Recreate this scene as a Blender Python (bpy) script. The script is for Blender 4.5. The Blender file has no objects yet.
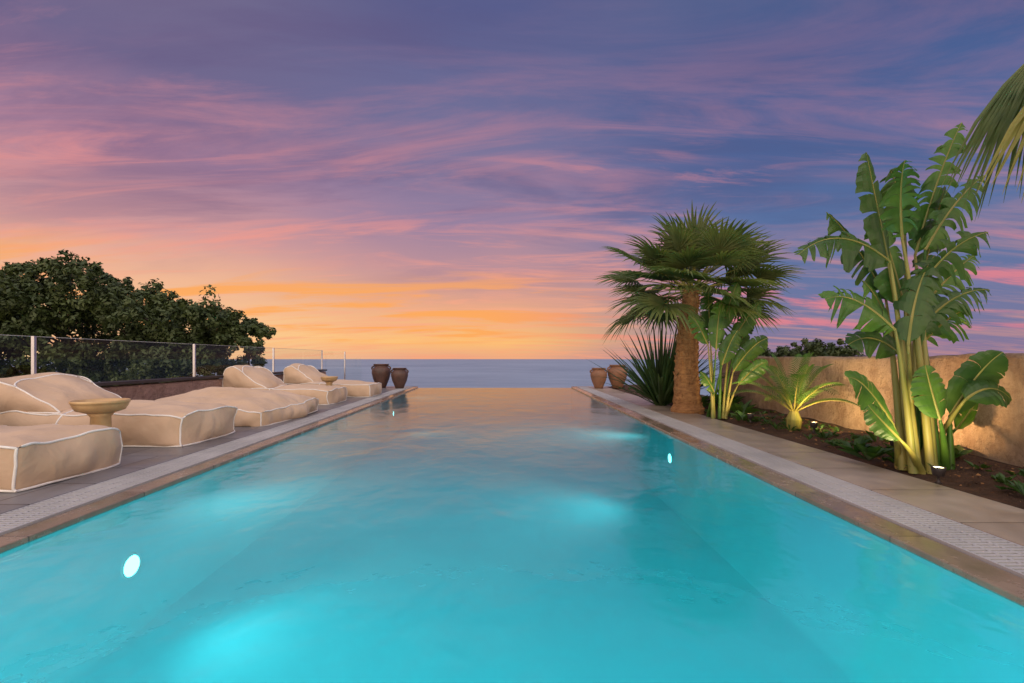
import bpy, math, random
from mathutils import Vector, Matrix, noise
random.seed(7)
scene=bpy.context.scene
F=455.1; CH=1.2
def W(px,py,Y): return Vector(((px-500)/F*Y, Y, CH+(359-py)/F*Y))
def XL(Y): return -3.05-0.02*Y
def XR(Y): return 2.5+0.025*Y
def lin(c):
    r=[]
    for v in c:
        v/=255.0
        r.append(v/12.92 if v<=0.04045 else ((v+0.055)/1.055)**2.4)
    return (*r,1)
# ---------------- node helpers
def newmat(name):
    m=bpy.data.materials.new(name); m.use_nodes=True
    nt=m.node_tree; nt.nodes.clear()
    o=nt.nodes.new('ShaderNodeOutputMaterial')
    return m,nt,o
def ramp(nt,fac,stops,interp='LINEAR'):
    r=nt.nodes.new('ShaderNodeValToRGB'); cr=r.color_ramp; cr.interpolation=interp
    cr.elements[0].position=stops[0][0]; cr.elements[0].color=stops[0][1]
    cr.elements[1].position=stops[-1][0]; cr.elements[1].color=stops[-1][1]
    for p,c in stops[1:-1]:
        e=cr.elements.new(p); e.color=c
    nt.links.new(fac,r.inputs[0]); return r.outputs[0]
def math_(nt,op,a,b=None,c=None,clamp=False):
    n=nt.nodes.new('ShaderNodeMath'); n.operation=op; n.use_clamp=clamp
    for i,v in enumerate((a,b,c)):
        if v is None: continue
        if isinstance(v,(int,float)): n.inputs[i].default_value=v
        else: nt.links.new(v,n.inputs[i])
    return n.outputs[0]
def mapr(nt,v,a,b,c=0,d=1,smooth=True):
    n=nt.nodes.new('ShaderNodeMapRange'); n.interpolation_type='SMOOTHSTEP' if smooth else 'LINEAR'
    nt.links.new(v,n.inputs[0])
    for i,x in enumerate((a,b,c,d)): n.inputs[i+1].default_value=x
    return n.outputs[0]
def mixc(nt,f,a,b,blend='MIX'):
    n=nt.nodes.new('ShaderNodeMix'); n.data_type='RGBA'; n.blend_type=blend
    if isinstance(f,(int,float)): n.inputs[0].default_value=f
    else: nt.links.new(f,n.inputs[0])
    for i,v in ((6,a),(7,b)):
        if isinstance(v,tuple): n.inputs[i].default_value=v
        else: nt.links.new(v,n.inputs[i])
    return n.outputs[2]
def noise_(nt,vec,scale,detail=4,rough=.5,dist=0):
    n=nt.nodes.new('ShaderNodeTexNoise'); n.inputs['Scale'].default_value=scale
    n.inputs['Detail'].default_value=detail; n.inputs['Roughness'].default_value=rough
    n.inputs['Distortion'].default_value=dist
    if vec is not None: nt.links.new(vec,n.inputs['Vector'])
    return n.outputs[0]
def mapping(nt,vec,rot=(0,0,0),scale=(1,1,1),loc=(0,0,0)):
    n=nt.nodes.new('ShaderNodeMapping'); nt.links.new(vec,n.inputs[0])
    n.inputs['Rotation'].default_value=rot; n.inputs['Scale'].default_value=scale; n.inputs['Location'].default_value=loc
    return n.outputs[0]
def pos(nt): return nt.nodes.new('ShaderNodeNewGeometry').outputs['Position']
def bump(nt,h,strength,dist=.02):
    b=nt.nodes.new('ShaderNodeBump'); b.inputs['Strength'].default_value=strength; b.inputs['Distance'].default_value=dist
    nt.links.new(h,b.inputs['Height']); return b.outputs[0]
def principled(nt,o,col,rough=.6,metal=0,normal=None,spec=.5):
    p=nt.nodes.new('ShaderNodeBsdfPrincipled')
    if isinstance(col,tuple): p.inputs['Base Color'].default_value=col if len(col)==4 else (*col,1)
    else: nt.links.new(col,p.inputs['Base Color'])
    if isinstance(rough,(int,float)): p.inputs['Roughness'].default_value=rough
    else: nt.links.new(rough,p.inputs['Roughness'])
    p.inputs['Metallic'].default_value=metal
    p.inputs['Specular IOR Level'].default_value=spec
    if normal is not None: nt.links.new(normal,p.inputs['Normal'])
    nt.links.new(p.outputs[0],o.inputs[0]); return p
def simple(name,c1,c2,scale=3,rough=.7,bs=.3,bscale=40,bd=.01,metal=0,spec=.4,stretch=(1,1,1)):
    m,nt,o=newmat(name); P=mapping(nt,pos(nt),scale=stretch)
    n1=noise_(nt,P,scale,6,.6)
    col=ramp(nt,n1,[(.3,(*c1,1)),(.7,(*c2,1))])
    n2=noise_(nt,P,bscale,4,.6)
    principled(nt,o,col,rough,metal,bump(nt,n2,bs,bd),spec); return m
# ---------------- materials
def leafmat(name,c1,c2,scale=3,rough=.45,trans=.35,tcol=None):
    m,nt,o=newmat(name)
    n1=noise_(nt,pos(nt),scale,3,.6)
    col=ramp(nt,n1,[(.3,(*c1,1)),(.7,(*c2,1))])
    p=principled(nt,o,col,rough,0,None,.4)
    if trans<=0: return m
    t=nt.nodes.new('ShaderNodeBsdfTranslucent')
    tc=mixc(nt,1.0,col,tcol or (1.3,1.5,.5,1),'MULTIPLY'); nt.links.new(tc,t.inputs[0])
    mx=nt.nodes.new('ShaderNodeMixShader'); mx.inputs[0].default_value=trans
    nt.links.new(p.outputs[0],mx.inputs[1]); nt.links.new(t.outputs[0],mx.inputs[2]); nt.links.new(mx.outputs[0],o.inputs[0])
    return m
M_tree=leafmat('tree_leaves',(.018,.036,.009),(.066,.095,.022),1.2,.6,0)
M_palm=leafmat('palm_leaves',(.05,.09,.03),(.17,.20,.07),2.5,.5,.3)
M_palm_dry=leafmat('dry_palm_leaves',(.16,.17,.04),(.32,.27,.08),2.5,.6,.3)
M_ban=leafmat('banana_leaves',(.03,.10,.018),(.11,.23,.035),3,.38,.35)
M_ban2=leafmat('banana_leaves_dark',(.02,.065,.015),(.07,.14,.03),3,.38,.3)
M_phor=leafmat('sword_leaves',(.02,.05,.015),(.06,.11,.03),3,.45,.2)
M_stem=simple('stem',(.13,.16,.03),(.32,.26,.07),6,.5,.2,60,.005,stretch=(1,1,.2))
M_bark=simple('palm_bark',(.20,.09,.035),(.44,.23,.09),9,.9,.9,22,.04,stretch=(1,1,2.2))
M_barkd=simple('tree_bark',(.03,.024,.018),(.07,.055,.04),6,.9,.8,25,.03)
M_soil=simple('soil',(.035,.018,.01),(.11,.055,.03),5,.95,1,30,.05)
M_land=simple('scrub_land',(.03,.04,.02),(.09,.09,.05),.4,.95,.8,6,.1)
M_pot=simple('terracotta_dark',(.06,.035,.028),(.12,.06,.045),5,.5,.3,30,.01)
M_pot2=simple('terracotta',(.18,.09,.05),(.27,.13,.07),5,.6,.3,30,.01)
M_bowl=simple('glazed_gold_bowl',(.48,.30,.14),(.62,.44,.22),6,.4,.15,40,.005,metal=.1)
M_steel=simple('steel',(.45,.45,.47),(.6,.6,.62),5,.3,.05,50,.002,metal=1)
M_dark=simple('dark_cap',(.02,.016,.016),(.05,.04,.04),5,.5,.2,40,.005)
M_pipe=simple('piping_white',(.72,.69,.64),(.82,.79,.74),10,.7,.1,60,.003)
M_grate=simple('grating_slats',(.34,.345,.35),(.50,.50,.50),1.2,.5,.1,60,.003)
M_void=simple('channel_dark',(.015,.017,.017),(.03,.034,.034),5,.8,.2,30,.01)
def plaster(name,c1,c2,c3):
    m,nt,o=newmat(name); P=pos(nt)
    n1=noise_(nt,P,1.3,8,.65); n2=noise_(nt,P,7,9,.75); n3=noise_(nt,mapping(nt,P,scale=(1,1,.25)),3,6,.7)
    col=ramp(nt,n1,[(.3,(*c1,1)),(.7,(*c2,1))])
    col=mixc(nt,mapr(nt,n3,.45,.72,0,.7),col,(*c3,1))
    col=mixc(nt,mapr(nt,n2,.38,.54,.5,0),col,(*c3,1))
    hh=math_(nt,'ADD',n2,math_(nt,'MULTIPLY',n1,1.2))
    principled(nt,o,col,.95,0,bump(nt,hh,1.0,.20),.12); return m
M_wall=plaster('ochre_plaster',(.56,.40,.28),(.68,.52,.39),(.36,.23,.155))
M_wallp=plaster('pink_plaster',(.48,.30,.26),(.58,.39,.34),(.36,.24,.2))
# fabric
m,nt,o=newmat('beige_canvas'); P=pos(nt)
n1=noise_(nt,P,1.5,5,.6); n2=noise_(nt,mapping(nt,P,scale=(1,1.4,1)),2.4,3,.45,.4); n3=noise_(nt,P,260,2,.5)
col=ramp(nt,n1,[(.3,(.52,.37,.245,1)),(.7,(.60,.44,.31,1))])
hh=math_(nt,'ADD',math_(nt,'MULTIPLY',n2,1.0),math_(nt,'MULTIPLY',n3,.02))
pp=principled(nt,o,col,1.0,0,bump(nt,hh,.5,.10),.05); pp.inputs['Sheen Weight'].default_value=.15; M_fab=m
def tile(name,c1,c2,cj,bw,bh,rough=.6,spec=.5,msize=.006):
    m,nt,o=newmat(name); P=pos(nt)
    b=nt.nodes.new('ShaderNodeTexBrick'); nt.links.new(P,b.inputs['Vector'])
    b.inputs['Scale'].default_value=1; b.inputs['Brick Width'].default_value=bw; b.inputs['Row Height'].default_value=bh
    b.inputs['Mortar Size'].default_value=msize; b.inputs['Mortar Smooth'].default_value=.3
    b.inputs['Color1'].default_value=(*c1,1); b.inputs['Color2'].default_value=(*c2,1); b.inputs['Mortar'].default_value=(*cj,1)
    b.offset=0.5
    n1=noise_(nt,P,2.2,8,.7); n2=noise_(nt,P,30,5,.6)
    col=mixc(nt,1.0,b.outputs[0],ramp(nt,n1,[(.3,(.62,.62,.62,1)),(.7,(1.12,1.1,1.06,1))]),'MULTIPLY')
    hh=math_(nt,'SUBTRACT',math_(nt,'MULTIPLY',n2,.25),b.outputs['Fac'])
    rr=mapr(nt,n1,.35,.65,rough-.12,rough+.12)
    principled(nt,o,col,rr,0,bump(nt,hh,.5,.006),spec); return m
M_deck=tile('deck_stone',(.165,.16,.17),(.22,.215,.225),(.07,.06,.06),.9,.6,.40,.5,.009)
M_cope=tile('wet_coping_stone',(.22,.165,.115),(.29,.22,.16),(.10,.08,.06),50,1.0,.20,.8)
M_slab=tile('right_slab_stone',(.32,.265,.21),(.39,.33,.265),(.16,.13,.10),50,.8,.4,.5,.009)
m,nt,o=newmat('pool_plaster'); P=pos(nt)
n1=noise_(nt,P,1.0,4,.5)
col=ramp(nt,n1,[(.3,(.28,.70,.73,1)),(.7,(.34,.78,.80,1))])
principled(nt,o,col,.8,0,None,.2); M_pool=m
# water: slightly turbid
m,nt,o=newmat('pool_water'); P=pos(nt)
w1=noise_(nt,mapping(nt,P,scale=(1,.7,1)),1.6,3,.5,.3); w2=noise_(nt,P,7,2,.5)
hh=math_(nt,'ADD',w1,math_(nt,'MULTIPLY',w2,.12))
nb=bump(nt,hh,.45,.05)
fr=nt.nodes.new('ShaderNodeFresnel'); fr.inputs[0].default_value=2.3; nt.links.new(nb,fr.inputs['Normal'])
tr=nt.nodes.new('ShaderNodeBsdfTransparent'); tr.inputs[0].default_value=(.11,.80,.90,1)
tl=nt.nodes.new('ShaderNodeBsdfTranslucent'); tl.inputs[0].default_value=(.11,.70,.78,1)
m0=nt.nodes.new('ShaderNodeMixShader'); m0.inputs[0].default_value=.38
nt.links.new(tr.outputs[0],m0.inputs[1]); nt.links.new(tl.outputs[0],m0.inputs[2])
gl=nt.nodes.new('ShaderNodeBsdfGlossy'); gl.inputs['Roughness'].default_value=.12; nt.links.new(nb,gl.inputs['Normal'])
mx=nt.nodes.new('ShaderNodeMixShader'); nt.links.new(fr.outputs[0],mx.inputs[0]); nt.links.new(m0.outputs[0],mx.inputs[1]); nt.links.new(gl.outputs[0],mx.inputs[2])
nt.links.new(mx.outputs[0],o.inputs[0]); M_water=m
# sea
m,nt,o=newmat('sea_water'); P=pos(nt)
w1=noise_(nt,mapping(nt,P,scale=(.03,.09,1)),1,8,.65)
w2=noise_(nt,mapping(nt,P,scale=(.012,.02,1)),1,6,.7)
w3=noise_(nt,mapping(nt,P,scale=(.0012,.002,1)),1,4,.6)
ws=math_(nt,'ADD',math_(nt,'MULTIPLY',w2,.5),math_(nt,'MULTIPLY',w3,.5))
col=ramp(nt,ws,[(.38,(.15,.23,.34,1)),(.62,(.27,.38,.50,1))])
p=principled(nt,o,col,.45,0,bump(nt,w1,1.0,3.0),.2); M_sea=m
# glass
m,nt,o=newmat('railing_glass')
fr=nt.nodes.new('ShaderNodeFresnel'); fr.inputs[0].default_value=1.35
tr=nt.nodes.new('ShaderNodeBsdfTransparent'); tr.inputs[0].default_value=(.93,.96,.95,1)
gl=nt.nodes.new('ShaderNodeBsdfGlossy'); gl.inputs['Roughness'].default_value=.02
mx=nt.nodes.new('ShaderNodeMixShader'); nt.links.new(fr.outputs[0],mx.inputs[0]); nt.links.new(tr.outputs[0],mx.inputs[1]); nt.links.new(gl.outputs[0],mx.inputs[2])
nt.links.new(mx.outputs[0],o.inputs[0]); M_glass=m
def emis(name,c,s):
    m,nt,o=newmat(name); e=nt.nodes.new('ShaderNodeEmission'); e.inputs[0].default_value=(*c,1); e.inputs[1].default_value=s
    nt.links.new(e.outputs[0],o.inputs[0]); return m
M_lamp=emis('underwater_lamp_lens',(1,1,.92),14)
M_glow=emis('garden_lamp_lens',(1,.9,.45),14)
# ---------------- mesh helpers
def obj(name,verts,faces,mat,parent=None,smooth=False,mats=None,midx=None):
    me=bpy.data.meshes.new(name); me.from_pydata([tuple(v) for v in verts],[],faces)
    if mats:
        for mm in mats: me.materials.append(mm)
        if midx:
            me.polygons.foreach_set('material_index',midx)
    else: me.materials.append(mat)
    if smooth: me.polygons.foreach_set('use_smooth',[True]*len(me.polygons))
    me.update()
    ob=bpy.data.objects.new(name,me); scene.collection.objects.link(ob)
    if parent: ob.parent=parent
    return ob
def empty(name):
    e=bpy.data.objects.new(name,None); scene.collection.objects.link(e); return e
def hexa(name,c,mat,parent=None,bev=0):
    f=[(0,3,2,1),(4,5,6,7),(0,1,5,4),(1,2,6,5),(2,3,7,6),(3,0,4,7)]
    ob=obj(name,c,f,mat,parent)
    if bev:
        b=ob.modifiers.new('b','BEVEL'); b.width=bev; b.segments=2
    return ob
def box(name,x0,x1,y0,y1,z0,z1,mat,parent=None,bev=0):
    return hexa(name,[(x0,y0,z0),(x1,y0,z0),(x1,y1,z0),(x0,y1,z0),(x0,y0,z1),(x1,y0,z1),(x1,y1,z1),(x0,y1,z1)],mat,parent,bev)
def strip(name,fa,fb,y0,y1,z0,z1,mat,parent=None,bev=0):
    return hexa(name,[(fa(y0),y0,z0),(fb(y0),y0,z0),(fb(y1),y1,z0),(fa(y1),y1,z0),(fa(y0),y0,z1),(fb(y0),y0,z1),(fb(y1),y1,z1),(fa(y1),y1,z1)],mat,parent,bev)
class MB:
    def __init__(s): s.v=[]; s.f=[]; s.m=[]
    def add(s,vs,fs,mi=0):
        o=len(s.v); s.v+=[Vector(v) for v in vs]; s.f+=[tuple(i+o for i in f) for f in fs]; s.m+=[mi]*len(fs)
    def tube(s,pts,rads,n=8,mi=0):
        vs=[];fs=[]
        for i,p in enumerate(pts):
            p=Vector(p)
            t=(Vector(pts[min(i+1,len(pts)-1)])-Vector(pts[max(i-1,0)])).normalized()
            a=t.cross(Vector((0,1,0))) if abs(t.y)<.9 else t.cross(Vector((1,0,0)))
            a.normalize(); b=t.cross(a)
            for k in range(n):
                th=2*math.pi*k/n; vs.append(p+(a*math.cos(th)+b*math.sin(th))*rads[i])
        for i in range(len(pts)-1):
            for k in range(n):
                fs.append((i*n+k,i*n+(k+1)%n,(i+1)*n+(k+1)%n,(i+1)*n+k))
        fs.append(tuple(range(n))); fs.append(tuple(range((len(pts)-1)*n,len(pts)*n)))
        s.add(vs,fs,mi)
    def make(s,name,mats,parent=None,smooth=False):
        return obj(name,s.v,s.f,None,parent,smooth,mats,s.m)
def lathe(name,prof,loc,mat,parent=None,n=32):
    vs=[];fs=[]
    for r,z in prof:
        for k in range(n):
            t=2*math.pi*k/n; vs.append((loc[0]+r*math.cos(t),loc[1]+r*math.sin(t),loc[2]+z))
    for i in range(len(prof)-1):
        for k in range(n): fs.append((i*n+k,i*n+(k+1)%n,(i+1)*n+(k+1)%n,(i+1)*n+k))
    fs.append(tuple(range(n-1,-1,-1))); fs.append(tuple(range((len(prof)-1)*n,len(prof)*n)))
    return obj(name,vs,fs,mat,parent,True)
# ---------------- sea, land
obj('sea',[(-60000,15,-20),(60000,15,-20),(60000,60000,-20),(-60000,60000,-20)],[(0,1,2,3)],M_sea)
vs=[];fs=[];nx=40
ys=[-40,-20,-5,3,8,12,16,20,23,26,30,36,44]
for j,y in enumerate(ys):
    for i in range(nx+1):
        x=-80+160*i/nx
        base=-2.6 if y<=23 else -2.6-(y-23)*.95
        if -7.5<x<7 and y<23: base=-2.9
        z=base+noise.noise(Vector((x*.1,y*.1,0)))*.5
        vs.append((x,y,z))
for j in range(len(ys)-1):
    for i in range(nx): a=j*(nx+1)+i; fs.append((a,a+1,a+nx+2,a+nx+1))
obj('ground',vs,fs,M_land,None,True)
# ---------------- pool
PY0,PY1=-1.2,18.8; D=-1.15
pool=empty('swimming_pool')
def q(name,pts,mat): return obj(name,pts,[(0,1,2,3)],mat,pool)
q('pool_floor',[(XL(PY0),PY0,D),(XR(PY0),PY0,D),(XR(PY1),PY1,D),(XL(PY1),PY1,D)],M_pool)
q('pool_wall_left',[(XL(PY0),PY0,D),(XL(PY1),PY1,D),(XL(PY1),PY1,-.002),(XL(PY0),PY0,-.002)],M_pool)
q('pool_wall_right',[(XR(PY0),PY0,D),(XR(PY1),PY1,D),(XR(PY1),PY1,-.002),(XR(PY0),PY0,-.002)],M_pool)
q('pool_wall_near',[(XL(PY0),PY0,D),(XR(PY0),PY0,D),(XR(PY0),PY0,-.002),(XL(PY0),PY0,-.002)],M_pool)
box('pool_wall_far',XL(PY1),XR(PY1),PY1,PY1+.2,-1.6,-.012,M_pool,pool)
obj('pool_water',[(XL(PY0)+.002,PY0,-.004),(XR(PY0)-.002,PY0,-.004),(XR(PY1)-.002,PY1+.2,-.004),(XL(PY1)+.002,PY1+.2,-.004)],[(0,1,2,3)],M_water,pool)
def wlamp(p,dr,power,r=.085,size=172,soft=.15):
    p=Vector(p); dr=Vector(dr).normalized(); flat=Vector((dr.x,dr.y,0)); flat=Vector((round(flat.x),round(flat.y),0)).normalized()
    s=flat.cross(Vector((0,0,1))); n=24; U=Vector((0,0,1))
    def c(rr,k): a=2*math.pi*k/n; return p+(s*math.cos(a)+U*math.sin(a))*rr
    vs=[p+flat*.012]+[c(r,k)+flat*.012 for k in range(n)]
    obj('underwater_lamp_lens',vs,[(0,1+k,1+(k+1)%n) for k in range(n)],M_lamp,pool)
    vs=[];fs=[]
    for rr,dx in ((r+.001,.014),(r+.02,.014),(r+.022,.0)): vs+=[c(rr,k)+flat*dx for k in range(n)]
    for i in range(2):
        for k in range(n): fs.append((i*n+k,i*n+(k+1)%n,(i+1)*n+(k+1)%n,(i+1)*n+k))
    obj('underwater_lamp_ring',vs,fs,M_pipe,pool)
    l=bpy.data.lights.new('underwater_lamp','SPOT'); l.energy=power; l.color=(.75,1,.97); l.spot_size=math.radians(size); l.spot_blend=1.0; l.shadow_soft_size=soft
    ob=bpy.data.objects.new('underwater_lamp',l); scene.collection.objects.link(ob); ob.parent=pool
    ob.location=p+flat*(soft+.02)
    ob.rotation_euler=dr.to_track_quat('-Z','Y').to_euler()
wlamp((XL(3.85),3.85,-.55),(1,-.05,-.02),105,.085,134,.24)
wlamp((XL(14.2),14.2,-.5),(1,0,-.03),32,.06,130)
wlamp((XR(7.15),7.15,-.36),(-1,.0,-.08),140,.07,122,.24)
for x in (-1.6,.9): wlamp((x,PY0,-.55),(0,1,-.02),250)  # unseen lamps added behind the camera to brighten the pool
# ---------------- decks
deck=empty('pool_deck')
EY=19.0
o1=lambda a:(lambda y:XL(y)+a); r1=lambda a:(lambda y:XR(y)+a)
def cst(c): return lambda y:c
strip('coping_left',o1(-.20),o1(.004),PY0,EY,-.015,.032,M_cope,deck,.008)
strip('channel_left',o1(-.60),o1(-.203),PY0,EY,-.35,-.0,M_void,deck)
strip('stone_left',cst(-7.2),o1(-.603),-6,EY,-.35,.05,M_deck,deck,.006)
strip('coping_right',r1(-.004),r1(.23),PY0,EY,-.015,.032,M_cope,deck,.008)
strip('channel_right',r1(.233),r1(.66),PY0,EY,-.35,-.0,M_void,deck)
strip('stone_right',r1(.663),r1(1.42),-6,EY,-.35,.05,M_slab,deck,.006)
box('near_deck',-3.5,3.1,-6,PY0-.003,-.35,.05,M_deck,deck)
strip('outer_retaining',cst(-7.2),cst(7.2),-6,-5.9,-3,-.36,M_wall,deck)
def grating(name,fa,fb):
    b=MB(); y=PY0+.02
    while y<EY:
        xa,xb=fa(y),fb(y); h=.045; w=.021
        vs=[(xa,y,h-.03),(xb,y,h-.03),(xb,y+w,h-.03),(xa,y+w,h-.03),(xa,y,h),(xb,y,h),(xb,y+w,h),(xa,y+w,h)]
        b.add(vs,[(4,5,6,7),(0,1,5,4),(2,3,7,6),(1,2,6,5),(3,0,4,7)]); y+=.041
    for t in (.02,.34,.66,.98):
        g=lambda yy:fa(yy)+(fb(yy)-fa(yy))*t
        y0,y1=PY0,EY; w=.008;h=.046
        vs=[(g(y0)-w,y0,h-.03),(g(y0)+w,y0,h-.03),(g(y1)+w,y1,h-.03),(g(y1)-w,y1,h-.03),(g(y0)-w,y0,h),(g(y0)+w,y0,h),(g(y1)+w,y1,h),(g(y1)-w,y1,h)]
        b.add(vs,[(4,5,6,7),(0,1,5,4),(2,3,7,6),(1,2,6,5),(3,0,4,7)])
    b.make(name,[M_grate],deck)
grating('grating_left',o1(-.595),o1(-.208))
grating('grating_right',r1(.238),r1(.655))
box('terrace_end_left',-7.2,XL(19)-.03,19.003,19.2,-3,.045,M_wallp,deck)
box('terrace_end_right',XR(19)+.03,7.2,19.003,19.2,-3,.045,M_wallp,deck)
box('catch_basin',XL(19),XR(19),19.2,20.2,-3,-1.0,M_wallp,deck)
# planting bed
vs=[];fs=[];NX,NY=24,150
for j in range(NY+1):
    y=-6+25*j/NY
    xa=XR(y)+1.423; xb=5.98
    for i in range(NX+1):
        t=i/NX; x=xa+(xb-xa)*t
        vs.append((x,y,.03+.10*math.sin(min(t*3,1)*math.pi/2)*min(1,t*2)+noise.noise(Vector((x*2.5,y*2.5,0)))*.04*min(1,t*6)+noise.noise(Vector((x*9,y*9,3)))*.02))
for j in range(NY):
    for i in range(NX): a=j*(NX+1)+i; fs.append((a,a+1,a+NX+2,a+NX+1))
obj('soil_bed',vs,fs,M_soil,None,True)
def wall(name,fx,thick,y0,y1,zb,zt,mat,parent=None,amp=.02):
    N=260; vs=[];fs=[]
    hs=[zb+(zt-.04-zb)*i/12 for i in range(13)]
    prof=[(0,z) for z in hs]+[(.012,zt-.012),(.04,zt),(thick-.04,zt),(thick-.01,zt-.012),(thick,zt-.04),(thick,zb)]
    for j in range(N+1):
        y=y0+(y1-y0)*j/N
        for k,(dx,z) in enumerate(prof):
            nn=noise.noise(Vector((y*.8,z*1.5,k*.01)))*amp+noise.noise(Vector((y*4,z*4,2)))*amp*.5
            vs.append((fx(y)+dx+nn,y,z+noise.noise(Vector((y*.9,5,0)))*amp*1.2+(noise.noise(Vector((y*5,9,0)))*amp*.5 if z>zt-.1 else 0)))
    K=len(prof)
    for j in range(N):
        for k in range(K-1): a=j*K+k; fs.append((a,a+K,a+K+1,a+1))
    fs.append(tuple(range(K))); fs.append(tuple(range(N*K+K-1,N*K-1,-1)))
    return obj(name,vs,fs,mat,parent,False)
wall('garden_wall',lambda y:5.15+.09*(y-4),.3,-6,12.2,-.3,1.24,M_wall,None,.03)
lw=wall('parapet_wall',lambda y:-7.25,.25,-6,18.3,-.3,.70,M_wallp,None,.01)
box('parapet_cap',-7.28,-6.96,-6,18.33,.725,.785,M_dark,lw,.008)
rail=empty('glass_railing')
ys=[-5.8,-3.4,-1,1.4,3.8,6.95,10.6,14.3,18.2]
for i in range(len(ys)-1):
    a,b=ys[i]+.05,ys[i+1]-.05
    obj('glass_panel',[(-7.12,a,.80),(-7.12,b,.80),(-7.12,b,1.54),(-7.12,a,1.54)],[(0,1,2,3)],M_glass,rail)
    box('glass_top_edge',-7.126,-7.114,a,b,1.541,1.549,M_grate,rail)
for y in ys:
    box('rail_post',-7.145,-7.095,y-.02,y+.02,.786,1.55,M_steel,rail,.004)
obj('glass_panel_end',[(-7.11,18.4,.1),(-6.3,18.4,.1),(-6.3,18.4,1.5),(-7.11,18.4,1.5)],[(0,1,2,3)],M_glass,rail)
obj('glass_panel_end_low',[(-6.25,18.4,.1),(-5.6,18.4,.1),(-5.6,18.4,1.25),(-6.25,18.4,1.25)],[(0,1,2,3)],M_glass,rail)
box('rail_post_end',-6.295,-6.255,18.38,18.43,.052,1.5,M_steel,rail)
# ---------------- loungers
def trilin(c,u,v,w):
    a=(u+1)/2;b=(v+1)/2;d=(w+1)/2
    p=Vector((0,0,0))
    for i in (0,1):
        for j in (0,1):
            for k in (0,1):
                p+=c[(i,j,k)]*((a if i else 1-a)*(b if j else 1-b)*(d if k else 1-d))
    return p
def cushion(name,c,parent,puff=(.05,.05,.25),n=26,seed=0,wr=.03,ex=2.2,seam=None,cross=False,corner=.05,sag=0):
    c={k:Vector(v) for k,v in c.items()}
    def fn(u,v,w):
        B=lambda a,b:max(0,(1-abs(a)**ex)*(1-abs(b)**ex))
        uu=u*(1+puff[0]*B(v,w)); vv=v*(1+puff[1]*B(u,w)); ww=w
        if w>0:
            k=puff[2]*B(u,v)**.8
            if seam is not None: k*=1-.55*math.exp(-((u-seam)/.10)**2)
            ww=w*(1+k)
            ww-=corner*3.2*(abs(u)**4*abs(v)**4)*w
            ww-=sag*w*(abs(v)**3*.5+max(0,u)**6*.5)
        p=trilin(c,uu,vv,ww)
        cc=abs(u)**6*abs(v)**6*corner
        p=p+(trilin(c,0,0,w)-p)*cc*.5
        q=p*2.0+Vector((seed*7.1,0,0))
        amt=wr if w>-.95 else wr*.3
        d=Vector((noise.noise(q),noise.noise(q+Vector((9,2,1))),noise.noise(q+Vector((1,7,5)))))*amt*1.5
        q2=Vector((p.x*5,p.y*5,p.z*3))+Vector((seed*3,1,4))
        d+=Vector((noise.noise(q2),noise.noise(q2+Vector((5,5,5))),noise.noise(q2+Vector((8,1,2)))))*amt*.6
        ed=1-B(u,v)
        fo=math.sin((p.x+p.y)*16+seed+5*noise.noise(q))*amt*.3*ed*(1-abs(w))
        cr=math.sin(p.x*19+p.y*13+6*noise.noise(q2*.5))*amt*.16*max(0,abs(v)**2-.2)*(1-abs(v)**8) if w>.9 else 0
        d+=Vector((fo,fo,cr))
        return p+d
    idx={};vs=[];fs=[]
    nz=14
    def vi(i,j,k):
        key=(i,j,k)
        if key not in idx:
            idx[key]=len(vs); vs.append(fn(-1+2*i/n,-1+2*j/n,-1+2*k/nz))
        return idx[key]
    for i in range(n):
        for j in range(n):
            fs.append((vi(i,j,0),vi(i,j+1,0),vi(i+1,j+1,0),vi(i+1,j,0)))
            fs.append((vi(i,j,nz),vi(i+1,j,nz),vi(i+1,j+1,nz),vi(i,j+1,nz)))
    for i in range(n):
        for k in range(nz):
            fs.append((vi(i,0,k),vi(i+1,0,k),vi(i+1,0,k+1),vi(i,0,k+1)))
            fs.append((vi(i,n,k),vi(i,n,k+1),vi(i+1,n,k+1),vi(i+1,n,k)))
            fs.append((vi(0,i,k),vi(0,i,k+1),vi(0,i+1,k+1),vi(0,i+1,k)))
            fs.append((vi(n,i,k),vi(n,i+1,k),vi(n,i+1,k+1),vi(n,i,k+1)))
    obj(name,vs,fs,M_fab,parent,True)
    b=MB(); R=.012
    def edge(f):
        pts=[fn(*f(-1+2*t/28)) for t in range(29)]; b.tube(pts,[R]*29,6)
    for s in (-1,1):
        edge(lambda t:(1,s,t)); edge(lambda t:(1,t,s)); edge(lambda t:(t,s,1)); edge(lambda t:(-1,s,t))
    edge(lambda t:(-1,t,1))
    for s in (-1,1): edge(lambda t:(t,s,-1))
    if seam is not None:
        edge(lambda t:(seam,t,1)); edge(lambda t:(seam,-1,t)); edge(lambda t:(seam,1,t))
    b.make(name+'_piping',[M_pipe],parent,True)
def boxc(x0,x1,y0,y1,z0,z1): return {(i,j,k):((x0,x1)[i],(y0,y1)[j],(z0,z1)[k]) for i in (0,1) for j in (0,1) for k in (0,1)}
def lounger(y0,y1,xf=-4.12,xb=-6.9,h=.47,seed=0,top=.95):
    g=empty('lounger')
    cushion('seat',boxc(xb,xf,y0,y1,.062,h),g,(.045,.11,.42),48,seed,.036,1.9,seam=-.12,sag=.16)
    c={}
    for j,y in ((0,y0+.03),(1,y1-.03)):
        c[(0,j,0)]=(xb-.0,y,h+.005); c[(1,j,0)]=(xb+1.15,y,h-.01)
        c[(0,j,1)]=(xb+.05,y,top-.03); c[(1,j,1)]=(xb+.40,y,top)
    cushion('backrest',c,g,(.42,.12,.16),30,seed+3,.036,1.8,None,False,.12,.05)
    return g
lounger(3.9,4.98,seed=1)
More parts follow.
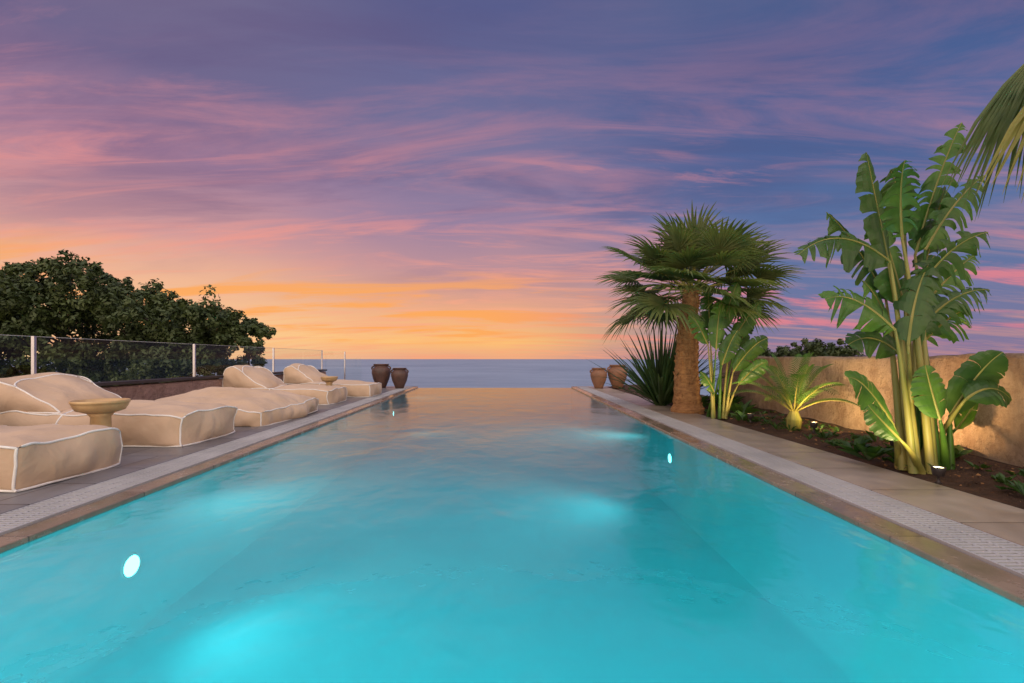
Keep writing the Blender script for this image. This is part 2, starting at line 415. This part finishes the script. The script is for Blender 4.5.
lounger(5.92,7.16,seed=2,h=.50)
g=empty('floor_mattress')
cushion('mattress',boxc(-6.6,-3.98,7.75,10.2,.06,.34),g,(.05,.05,1.9),40,5,.05,2.2,None,False,.12)
lounger(11.4,12.7,xf=-4.25,xb=-7.0,seed=6,top=1.0,h=.45)
lounger(13.7,15.0,xf=-3.9,xb=-6.6,seed=8,top=1.0,h=.45)
def bowl_table(x,y,z0,R,zt):
    g=empty('bowl_side_table')
    H=zt-z0
    lathe('pedestal',[(R*.62,0),(R*.66,.03),(R*.5,.08),(R*.38,H*.35),(R*.36,H-.2),(R*.5,H-.15)],(x,y,z0),M_bowl,g)
    lathe('bowl',[(R*.52,H-.152),(R*.86,H-.12),(R*.98,H-.06),(R,H-.035),(R*1.04,H-.03),(R*1.04,H),(R*.98,H),(R*.93,H-.03),(R*.7,H-.07),(.01,H-.08)],(x,y,z0),M_bowl,g)
bowl_table(-4.78,5.45,.055,.27,.71)
bowl_table(-4.95,13.2,.055,.23,.69)
def urn(x,y,R,H,mat):
    pr=[(.45,0),(.5,.02),(.62,.15),(.86,.38),(.99,.6),(1,.7),(.92,.8),(.72,.87),(.66,.9),(.70,.93),(.82,.97),(.84,1),(.74,1),(.60,.93),(.55,.85)]
    g=empty('clay_urn')
    lathe('urn_body',[(r*R,z*H) for r,z in pr],(x,y,.052),mat,g)
    b=MB()
    for s in (-1,1):
        pts=[(x+s*R*(.72+.30*math.sin(t*math.pi)),y,.052+H*(.93-.22*t)) for t in [i/8 for i in range(9)]]
        b.tube(pts,[.03]*9,8)
    b.make('urn_handles',[mat],g,True)
urn(-4.75,18.2,.37,.95,M_pot); urn(-3.95,17.9,.33,.80,M_pot)
urn(3.86,17.8,.32,.80,M_pot2); urn(4.62,17.9,.38,.92,M_pot2)
# ---------------- vegetation
def bez(p0,p1,p2,t): return p0*(1-t)**2+p1*2*t*(1-t)+p2*t*t
def fan_leaf(b,base,d,size,rnd,droop,mi=0,nseg=34,spread=2.3,roll=None,wf=1.0):
    d=d.normalized(); up=Vector((0,0,1))
    side=d.cross(up)
    if side.length<.1: side=Vector((1,0,0))
    side.normalize(); nrm=side.cross(d).normalized()
    if roll is None: roll=rnd.uniform(-.5,.5)
    side,nrm=side*math.cos(roll)+nrm*math.sin(roll), nrm*math.cos(roll)-side*math.sin(roll)
    for s in range(nseg):
        a=-spread+2*spread*s/(nseg-1)+rnd.uniform(-.03,.03)
        dr=(d*math.cos(a*.9)+side*math.sin(a*.9)).normalized()
        L=size*(.74+.26*math.cos(a*.8))*rnd.uniform(.88,1.06)
        perp=dr.cross(nrm).normalized()
        w=L*spread*2*.9/nseg*.36*wf
        tipd=droop*rnd.uniform(.5,1.6)
        pts=[(0,.12),(.35,1),(.62,.66),(.85,.3),(1,.03)]
        vs=[]
        for t,ww in pts:
            p=base+dr*L*t+nrm*(.10*L*math.sin(t*2)*(1 if s%2 else .8))-up*(tipd*L*max(0,t-.5)**1.6*1.6)
            f=w*ww
            vs+= [p-perp*f+nrm*f*.5,p-nrm*f*.2,p+perp*f+nrm*f*.5]
        fs=[]
        for i in range(4):
            o=i*3; fs+=[(o,o+1,o+4,o+3),(o+1,o+2,o+5,o+4)]
        b.add(vs,fs,mi)
def fan_palm(name,base,crown,size,nleaf,trunkr,seed,lower=-.6,petl=.75,bend=0,droop=.2,extra=None):
    rnd=random.Random(seed); g=empty(name)
    b=MB(); N=26; pts=[];rad=[]
    for i in range(N):
        t=i/(N-1); p=base.lerp(crown,t)+Vector((bend*math.sin(t*math.pi),0,0))
        pts.append(p); rad.append(trunkr*(1.05-.5*t**.8)*(1+.07*(i%2))*(1.15 if i<2 else 1))
    b.tube(pts,rad,16)
    for i in range(150):
        t=rnd.uniform(.05,.98); p=base.lerp(crown,t)+Vector((bend*math.sin(t*math.pi),0,0)); a=rnd.uniform(0,6.283); r=trunkr*(1.05-.5*t**.8)
        dd=Vector((math.cos(a),math.sin(a),0)); q=p+dd*r*.9
        b.tube([q,q+dd*.05+Vector((0,0,.09))],[.035,.012],5)
    b.make('trunk',[M_bark],g)
    b=MB()
    for i in range(nleaf):
        t=(i+.5)/nleaf; z=1-t*(1-lower); z=max(-.98,z)
        a=i*2.39996+rnd.uniform(-.3,.3); r=math.sqrt(max(0,1-z*z))
        d=Vector((math.cos(a)*r,math.sin(a)*r,z)).normalized()
        L=petl*rnd.uniform(.75,1.2)
        if z>.6: L*=.8
        p1=crown+d*L*.55+Vector((0,0,.05)); p2=crown+d*L-Vector((0,0,.06*L))
        pp=[bez(crown,p1,p2,k/5) for k in range(6)]
        b.tube(pp,[.022,.018,.015,.012,.011,.01],5,1)
        dd=(p2-pp[4]).normalized()*.8+d*.3
        dry=1 if z<-.42 else 0
        fan_leaf(b,p2,dd,size*rnd.uniform(.85,1.1),rnd,droop+.3*max(0,-z+.2),2 if dry else 0)
    if extra:
        for (P,dr,sz,sp,roll,mi) in extra:
            pp=[bez(crown,(crown+P)/2+Vector((0,0,.25)),P,k/6) for k in range(7)]
            b.tube(pp,[.022]*7,5,1)
            fan_leaf(b,P,dr,sz,rnd,.25,mi,30,sp,roll,2.3)
    b.make('fronds',[M_palm,M_stem,M_palm_dry],g)
fan_palm('fan_palm_tree',Vector((4.08,9.9,.02)),Vector((4.16,9.9,2.68)),.95,46,.28,9,-.40,1.15,-.06,.18)
fan_palm('fan_palm_tree',Vector((7.6,3.6,-2.6)),Vector((7.2,3.9,4.35)),.95,36,.28,5,-.5,.6,.1,.4,
  extra=[(W(1046,42,3.9),Vector((-.30,.0,-.95)),1.35,.38,.7,0),(W(1062,66,3.7),Vector((-.28,-.2,-.95)),1.15,.5,.5,2)])
def paddle(b,base,mid,tip,width,rnd,tear=.3,fold=.35,mi=0,face=None,n=26):
    base,mid,tip=Vector(base),Vector(mid),Vector(tip)
    face=Vector(face) if face else Vector((rnd.uniform(-.5,.5),-1,rnd.uniform(.1,.8)))
    face.normalize()
    P=[bez(base,mid,tip,i/n) for i in range(n+1)]
    def prof(t): return (math.sin(math.pi*min(1,max(0,t))**.75))**.6 if 0<t<1 else 0
    for s in (-1,1):
        i=0
        while i<n:
            run=rnd.choice((1,1,2,2,3)) if rnd.random()<tear else rnd.choice((4,6,9))
            j=min(n,i+run)
            ang=rnd.uniform(-.5,.6)*tear*1.4; shrink=rnd.uniform(.2,.8)*tear
            droop=rnd.uniform(0,1.0)*tear
            vs=[];cols=4
            for k in range(i,j+1):
                t=k/n; T=(P[min(k+1,n)]-P[max(k-1,0)]).normalized()
                side=T.cross(face).normalized()*s
                kk=(k-i)/(j-i)-.5
                wv=width*.5*prof(t)*(1+.05*math.sin(k*2.1+s))
                for c in range(cols+1):
                    u=c/cols
                    off=side*wv*u*math.cos(fold)+ (face*(math.sin(fold)*wv*u*(1-u*.8)))
                    off+= -face*wv*u*u*.25*(1+ang) + T*wv*u*(.45+ang*.6) - T*(kk*shrink*(j-i)*u*u)*((tip-base).length/n)
                    off+= Vector((0,0,-1))*wv*u*u*(droop+.12)
                    off+= face*math.sin(k*1.7)*.006*u
                    vs.append(P[k]+off)
            fs=[]
            C=cols+1
            for k in range(j-i):
                for c in range(cols): a=k*C+c; fs.append((a,a+1,a+C+1,a+C))
            b.add(vs,fs,mi); i=j
    b.tube(P[::2],[.014*(1-.8*k/(len(P[::2])-1)) for k in range(len(P[::2]))],5,1)
def banana(name,Yb,basepx,leaves,seed,stemr=.035,mat=None):
    rnd=random.Random(seed); g=empty(name); b=MB(); sb=MB()
    for L in leaves:
        (bx,by),(tx,ty),wd,tear,dy,sx=L[:6]
        bow=L[6] if len(L)>6 else .2
        Y=Yb+dy
        B=W(bx,by,Y); T=W(tx,ty,Y+rnd.uniform(-.25,.25)-.1)
        ln=(T-B).length
        M=(B+T)/2+Vector((0,0,bow*ln))+Vector(((B.x-W(*basepx,Yb).x)*.2,0,0))
        paddle(b,B,M,T,wd,rnd,tear,mi=(0 if rnd.random()<.45 else 2))
        S=Vector((W(sx,basepx[1],Yb).x,Yb+rnd.uniform(-.18,.18),.05))
        mid=Vector((S.x*.55+B.x*.45,(S.y+B.y)/2,S.z*.35+B.z*.65))
        pts=[bez(S,mid,B,k/10) for k in range(11)]
        sb.tube(pts,[stemr*(1.2-.95*k/10)+.004 for k in range(11)],8,0 if rnd.random()<.75 else 1)
    b.make('leaves',[M_ban,M_stem,M_ban2],g); sb.make('stems',[M_stem,M_ban],g,True)
banana('giant_banana_plant',4.75,(920,470),[
 ((888,262),(866,152),.54,.25,.1,905),
 ((902,238),(905,160),.36,.9,-.1,915),
 ((915,255),(962,122),.34,1.0,.2,920),
 ((925,250),(985,175),.32,1.0,.0,925),
 ((890,262),(798,255),.34,1.0,-.1,905,.35),
 ((886,300),(826,212),.42,.7,.25,900),
 ((912,300),(988,232),.38,.9,-.1,928,.3),
 ((915,335),(990,290),.34,1.0,.1,932,.35),
 ((895,330),(825,300),.42,.7,-.2,900,.35),
 ((905,235),(890,170),.44,.4,.35,912),
 ((900,355),(848,345),.36,.4,.1,903,.4),
 ((918,290),(945,185),.42,.8,.35,922),
 ((908,345),(935,255),.34,.7,-.25,917),
 ((905,310),(875,215),.42,.6,.1,908),
 ((920,310),(975,255),.36,.9,.4,925,.2),
 ((925,340),(965,310),.36,.8,.3,928,.3),
 ((898,350),(862,280),.38,.6,.3,905,.2),
 ((893,425),(848,378),.36,.15,-.2,905,.3),
 ((950,415),(1003,352),.40,.1,-.1,938,.25),
 ((965,400),(1012,400),.34,.1,-.3,942,.5),
 ((940,420),(925,365),.34,.15,-.35,935,.1),
 ((900,440),(868,405),.26,.15,-.35,908,.2),
 ((955,430),(985,385),.36,.1,.25,945,.2),
],11,.030)
banana('bird_of_paradise_plant',8.9,(716,418),[
 ((710,335),(708,285),.34,.4,.1,712),
 ((722,330),(738,282),.36,.3,-.1,716),
 ((730,345),(762,300),.34,.4,.1,720),
 ((708,345),(690,312),.30,.4,-.1,710),
 ((733,372),(768,338),.40,.2,-.2,722,.3),
 ((738,385),(768,362),.34,.2,-.1,724,.3),
 ((716,350),(722,300),.36,.3,-.3,715),
 ((735,350),(752,322),.34,.3,.2,720,.3),
 ((714,392),(700,372),.26,.3,-.2,712,.3),
 ((722,365),(738,330),.34,.3,-.3,716,.2),
],12,.024)
def sword(name,base,n,L,seed,mat,wd=.05):
    rnd=random.Random(seed); b=MB()
    for i in range(n):
        a=rnd.uniform(0,6.283); tilt=rnd.uniform(.05,1.1); l=L*rnd.uniform(.65,1.1)
        d=Vector((math.cos(a)*math.sin(tilt),math.sin(a)*math.sin(tilt),math.cos(tilt)))
        s=d.cross(Vector((0,0,1))).normalized(); dr=rnd.uniform(.05,.5)*tilt
        o=base+Vector((math.cos(a),math.sin(a),0))*rnd.uniform(0,.15)
        vs=[];N=7
        for k in range(N+1):
            t=k/N; p=o+d*l*t-Vector((0,0,1))*dr*l*t*t*t*.6; w=wd*.5*(1-t**2.2)*(.6+.4*min(1,t*4))+.001
            nn=s.cross(d)
            vs+=[p-s*w+nn*w*.5,p,p+s*w+nn*w*.5]
        fs=[]
        for k in range(N): q=k*3; fs+=[(q,q+1,q+4,q+3),(q+1,q+2,q+5,q+4)]
        b.add(vs,fs)
    return b.make(name,[mat])
sword('flax_plant',Vector((4.0,11.3,.05)),140,2.2,4,M_phor,.085)
def pinnate(name,base,nf,L,seed,droop=.7,mats=None,lf=.2):
    rnd=random.Random(seed); b=MB(); g=empty(name)
    b.tube([base+Vector((0,0,-.1)),base+Vector((0,0,.12)),base+Vector((0,0,.25))],[.09,.11,.06],10,1)
    top=base+Vector((0,0,.22))
    for i in range(nf):
        a=i*2.4+rnd.uniform(-.2,.2); tl=.25+1.0*(i/nf)
        d=Vector((math.cos(a)*math.sin(tl),math.sin(a)*math.sin(tl),math.cos(tl))); l=L*rnd.uniform(.8,1.1)
        p2=top+d*l-Vector((0,0,droop*l*.35*math.sin(tl))); p1=top+d*l*.55+Vector((0,0,.18*l))
        N=26; P=[bez(top,p1,p2,k/N) for k in range(N+1)]
        b.tube(P[::3],[.012*(1-.8*k/8) for k in range(len(P[::3]))],5,1)
        for k in range(4,N+1):
            T=(P[k]-P[k-1]).normalized(); s=T.cross(Vector((0,0,1))).normalized(); u=s.cross(T)
            ll=lf*math.sin(math.pi*(k/N)**.8*.93)**.6+.03
            for q in (-1,1):
                dd=(s*q*.8+T*.75+u*.25).normalized()
                e=P[k]+dd*ll-Vector((0,0,ll*.25)); m=P[k]+dd*ll*.5; w=T*.008
                b.add([P[k]-w*.6,P[k]+w*.6,m+w,m-w,e],[(0,1,2,3),(3,2,4)],0)
    b.make('fronds',mats or [M_ban,M_stem],g)
pinnate('pygmy_date_palm',Vector((4.68,7.25,.12)),20,1.05,3,.7,None,.20)
rnd=random.Random(21)
def smallplant(b,base,n,L,w,rnd):
    for i in range(n):
        a=rnd.uniform(0,6.283); d=Vector((math.cos(a)*.8,math.sin(a)*.8,rnd.uniform(.4,1.4))).normalized(); l=L*rnd.uniform(.6,1.1)
        p=base+d*l*.5; e=base+d*l-Vector((0,0,.25*l)); s=d.cross(Vector((0,0,1))).normalized()*w*rnd.uniform(.7,1.2)
        b.add([base,p-s,e,p+s],[(0,1,2),(0,2,3)])
b=MB()
for i in range(230):
    y=rnd.uniform(2.5,17); xa=XR(y)+1.5; xb=min(5.1+.09*(y-4),5.9); x=rnd.uniform(xa+.05,xb-.1)
    smallplant(b,Vector((x,y,.08)),rnd.randint(4,12),rnd.uniform(.06,.22),.02,rnd)
b.make('ground_cover_plants',[M_ban2])
b=MB()
for (x,y,n,L,w) in ((4.05,5.0,12,.42,.07),(4.2,5.4,10,.35,.06),(4.95,5.0,10,.4,.07),(4.9,5.9,12,.35,.05),(4.6,10.6,30,.6,.05),(4.4,8.2,14,.35,.04),(4.9,9.2,30,.5,.05),(5.2,10.5,40,.7,.06),(4.9,12.5,50,.8,.06)):
    smallplant(b,Vector((x,y,.08)),n,L,w,rnd)
b.make('leafy_shrubs',[M_ban2])
b=MB()
for i in range(2200):
    y=2+15*rnd.random()**1.5; xa=XR(y)+1.44; xb=min(5.1+.09*(y-4),5.9); x=rnd.uniform(xa,xb-.05); s=rnd.uniform(.008,.03)
    z=.05+.06*min(1,(x-xa)*1.5)
    pts=[Vector((x+rnd.uniform(-s,s),y+rnd.uniform(-s,s),z+rnd.uniform(.02,.02+s))) for _ in range(4)]
    b.add(pts,[(0,1,2),(0,2,3),(0,3,1),(1,3,2)],rnd.choice((0,0,1)))
b.make('bark_mulch',[M_soil,M_bark])
def leafcrown(name,trunk,clumps,nper,leaf,seed,mat):
    rnd=random.Random(seed); g=empty(name); vs=[];fs=[]
    tb=MB()
    for (c,r) in clumps:
        c=Vector(c)
        m=trunk.lerp(c,.5)+Vector((rnd.uniform(-.3,.3),.6,-.2))
        if rnd.random()<.12:
            tb.tube([bez(trunk,m,c,k/6) for k in range(7)],[.11*(1-.8*k/6) for k in range(7)],7)
        subs=[]
        for _ in range(12):
            d=Vector((rnd.gauss(0,1),rnd.gauss(0,1),rnd.gauss(0,1))).normalized()
            subs.append((c+Vector((d.x*r,d.y*r,d.z*r*.8))*rnd.uniform(.4,1.0),r*rnd.uniform(.22,.45)))
        for _ in range(nper):
            sc,sr=rnd.choice(subs)
            d=Vector((rnd.gauss(0,1),rnd.gauss(0,1),rnd.gauss(0,1))).normalized()
            p=sc+d*sr*rnd.random()**.4
            n=(d+Vector((rnd.uniform(-.7,.7),rnd.uniform(-.7,.7),rnd.uniform(-.2,.9)))).normalized()
            t=n.cross(Vector((rnd.uniform(-1,1),rnd.uniform(-1,1),rnd.uniform(-1,1)))).normalized(); s=n.cross(t)
            l=leaf*rnd.uniform(.7,1.4); w=l*.45
            o=len(vs)
            vs.extend([p-t*l*.5,p+s*w*.5+t*l*.05,p+t*l*.5,p-s*w*.5+t*l*.05]); fs.append((o,o+1,o+2,o+3))
    obj('foliage',vs,fs,mat,g)
    tb.tube([(trunk.x,trunk.y,-3.0),(trunk.x+.1,trunk.y,-1.5),tuple(trunk)],[.4,.3,.24],10)
    tb.make('trunk',[M_barkd],g,True)
def prof(px):
    pts=[(-160,300),(-60,275),(0,268),(30,262),(60,254),(95,266),(125,283),(150,284),(180,295),(205,298),(235,310),(258,323),(274,340),(284,356)]
    for (a,b),(c,d) in zip(pts,pts[1:]):
        if a<=px<=c: return b+(d-b)*(px-a)/(c-a)
    return 352
rt=random.Random(5)
cl1=[];cl2=[]
def addc(px,top,Y,r):
    c=W(px,top,Y); c.z-=r*.75
    if c.x+r>-7.35: r=max(.3,-7.35-c.x)
    if c.x+r>-7.3: return
    (cl1 if px<120 else cl2).append((c,r))
px=-150
while px<268:
    addc(px,prof(px)+rt.uniform(-4,8),rt.uniform(14.5,17.5),rt.uniform(.5,.9) if px<210 else rt.uniform(.35,.55)); px+=rt.uniform(7,13)
for i in range(190):
    px=rt.uniform(-160,262); tp=prof(px)
    addc(px,tp+rt.uniform(8,max(20,385-tp)),rt.uniform(15,19),rt.uniform(.55,1.0) if px<220 else rt.uniform(.4,.6))
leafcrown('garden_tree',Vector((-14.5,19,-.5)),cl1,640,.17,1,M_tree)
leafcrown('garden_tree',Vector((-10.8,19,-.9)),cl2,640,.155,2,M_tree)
cl=[(W(px,348+abs(px-805)*.12,16)+Vector((rt.uniform(-.2,.2),rt.uniform(-1,1),rt.uniform(-.2,.0))),.42) for px in range(762,850,7)]
leafcrown('distant_shrub',Vector((10.8,16.5,-.6)),cl,600,.12,4,M_tree)
# ---------------- garden lights
def glamp(x,y,z,power,tgt,col=(1,.72,.34),size=150):
    g=empty('garden_spotlight')
    lathe('housing',[(.03,0),(.012,.02),(.012,.06),(.04,.07),(.05,.12),(.052,.15),(.046,.15),(.044,.14)],(x,y,z),M_dark,g,16)
    lathe('lens',[(.001,.140),(.044,.141)],(x,y,z),M_glow,g,16)
    l=bpy.data.lights.new('garden_lamp','SPOT'); l.energy=power; l.color=col; l.spot_size=math.radians(size); l.spot_blend=.8; l.shadow_soft_size=.05
    ob=bpy.data.objects.new('garden_lamp',l); scene.collection.objects.link(ob); ob.parent=g; ob.location=(x,y,z+.18)
    ob.rotation_euler=(Vector(tgt)-ob.location).to_track_quat('-Z','Y').to_euler()
glamp(4.62,6.7,.12,80,(5.3,7.1,.7),(1,.66,.28))
glamp(3.95,4.1,.08,45,(4.45,4.8,1.8),(1,.78,.38))
glamp(4.35,7.9,.10,75,(4.25,9.4,2.2),(1,.70,.32))
glamp(4.6,5.3,.12,95,(5.4,5.5,.8),(1,.60,.25))
# ---------------- world
w=bpy.data.worlds.new('World'); scene.world=w; w.use_nodes=True
nt=w.node_tree; nt.nodes.clear()
out=nt.nodes.new('ShaderNodeOutputWorld'); bg=nt.nodes.new('ShaderNodeBackground')
tc=nt.nodes.new('ShaderNodeTexCoord'); nv=nt.nodes.new('ShaderNodeVectorMath'); nv.operation='NORMALIZE'; nt.links.new(tc.outputs['Generated'],nv.inputs[0])
sx=nt.nodes.new('ShaderNodeSeparateXYZ'); nt.links.new(nv.outputs[0],sx.inputs[0])
X,Y,Z=sx.outputs
el=math_(nt,'MULTIPLY',math_(nt,'ARCSINE',Z),180/math.pi/90)
el=math_(nt,'MAXIMUM',el,0.0)
az=math_(nt,'ARCTAN2',X,Y)
wob=noise_(nt,mapping(nt,nv.outputs[0],scale=(1,1,3)),1.6,4,.55)
elw=math_(nt,'ADD',el,math_(nt,'MULTIPLY',math_(nt,'SUBTRACT',wob,.5),.06)); elw=math_(nt,'MAXIMUM',elw,0.0)
def R(stops): return ramp(nt,elw,[(d/90,lin(c)) for d,c in stops])
cL=R([(0,(252,208,150)),(4,(252,204,152)),(8,(244,188,150)),(13,(216,160,156)),(20,(166,128,154)),(28,(112,103,140)),(60,(130,122,140))])
cC=R([(0,(232,164,134)),(2.4,(253,192,118)),(6.5,(236,172,134)),(11.5,(194,148,152)),(17,(152,130,160)),(27,(112,112,152)),(38,(88,94,140)),(60,(140,130,145))])
cR=R([(0,(140,120,150)),(3,(122,120,156)),(8,(104,118,160)),(14,(90,114,160)),(22,(78,102,152)),(30,(68,90,140)),(60,(135,130,150))])
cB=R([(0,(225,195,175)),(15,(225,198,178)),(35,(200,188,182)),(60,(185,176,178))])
c=mixc(nt,mapr(nt,az,-.05,-.75),cC,cL)
c=mixc(nt,mapr(nt,az,-.02,.55),c,cR)
def comb(x,y):
    n=nt.nodes.new('ShaderNodeCombineXYZ'); nt.links.new(x,n.inputs[0]); nt.links.new(y,n.inputs[1]); return n.outputs[0]
zz=math_(nt,'ADD',math_(nt,'MAXIMUM',Z,0.0),.12)
PP=comb(math_(nt,'DIVIDE',X,zz),math_(nt,'DIVIDE',Y,zz))
d1=noise_(nt,mapping(nt,PP,rot=(0,0,math.radians(-10)),scale=(.5,1.3,1),loc=(7,2,0)),1.2,8,.62,.8)
dm=math_(nt,'MULTIPLY',mapr(nt,d1,.43,.68),mapr(nt,el,.05,.22,0,.5))
c=mixc(nt,dm,c,mixc(nt,mapr(nt,az,-.5,.4),lin((98,84,126)),lin((80,88,132))))
ccol=ramp(nt,el,[(0,lin((250,165,122))),(6/90,lin((250,172,136))),(11/90,lin((242,160,142))),(18/90,lin((226,146,146))),(26/90,lin((192,132,148))),(34/90,lin((144,116,148))),(60/90,lin((140,130,150)))])
hi=mapr(nt,el,.18,.40,1.0,.55)
h1=noise_(nt,mapping(nt,PP,rot=(0,0,math.radians(20)),scale=(.5,1.9,1),loc=(3.1,1.2,0)),1.3,10,.64,1.2)
h2=noise_(nt,mapping(nt,PP,rot=(0,0,math.radians(15)),scale=(.5,.8,1),loc=(1.4,3.2,0)),1.0,3,.5,.3)
m1=math_(nt,'MULTIPLY',math_(nt,'MULTIPLY',mapr(nt,h1,.43,.70),mapr(nt,h2,.33,.57)),hi)
c=mixc(nt,math_(nt,'MULTIPLY',m1,mapr(nt,az,.0,.75,.82,.34)),c,ccol)
h3=noise_(nt,mapping(nt,PP,rot=(0,0,math.radians(-14)),scale=(.40,2.4,1),loc=(8.3,4.4,0)),1.6,10,.66,1.3)
h4=noise_(nt,mapping(nt,PP,scale=(.6,.9,1),loc=(5.4,9.2,0)),.9,3,.5,.3)
m2=math_(nt,'MULTIPLY',math_(nt,'MULTIPLY',mapr(nt,h3,.49,.70),mapr(nt,h4,.38,.58)),hi)
c=mixc(nt,math_(nt,'MULTIPLY',m2,mapr(nt,az,.0,.75,.68,.32)),c,ccol)
l1=noise_(nt,mapping(nt,PP,rot=(0,0,math.radians(-40)),scale=(.45,1.6,1),loc=(1.7,.3,0)),1.1,8,.62,.6)
lm=math_(nt,'MULTIPLY',mapr(nt,l1,.48,.62),math_(nt,'MULTIPLY',mapr(nt,el,.01,.035),mapr(nt,el,.14,.08)))
lc=mixc(nt,mapr(nt,az,-.1,.5),lin((255,170,88)),lin((226,132,142)))
c=mixc(nt,math_(nt,'MULTIPLY',lm,.85),c,lc)
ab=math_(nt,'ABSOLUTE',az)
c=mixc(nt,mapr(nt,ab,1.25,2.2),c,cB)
st=math_(nt,'MAXIMUM',mapr(nt,el,.46,.72,1.0,2.9),mapr(nt,ab,1.35,2.3,1.0,3.0))  # added fill light: sky overhead and behind the camera brightened
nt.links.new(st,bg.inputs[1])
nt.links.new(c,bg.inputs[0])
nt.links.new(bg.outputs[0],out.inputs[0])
# ---------------- camera
cam=bpy.data.cameras.new('camera'); co=bpy.data.objects.new('camera',cam); scene.collection.objects.link(co)
cam.lens=16; cam.sensor_width=36; cam.clip_end=200000; cam.clip_start=.05
cam.shift_x=12/1024; cam.shift_y=17.5/1024
co.location=(0,0,CH); co.rotation_euler=(math.radians(90),0,0)
scene.camera=co
scene.view_settings.view_transform='Standard'; scene.view_settings.look='None'; scene.view_settings.exposure=0
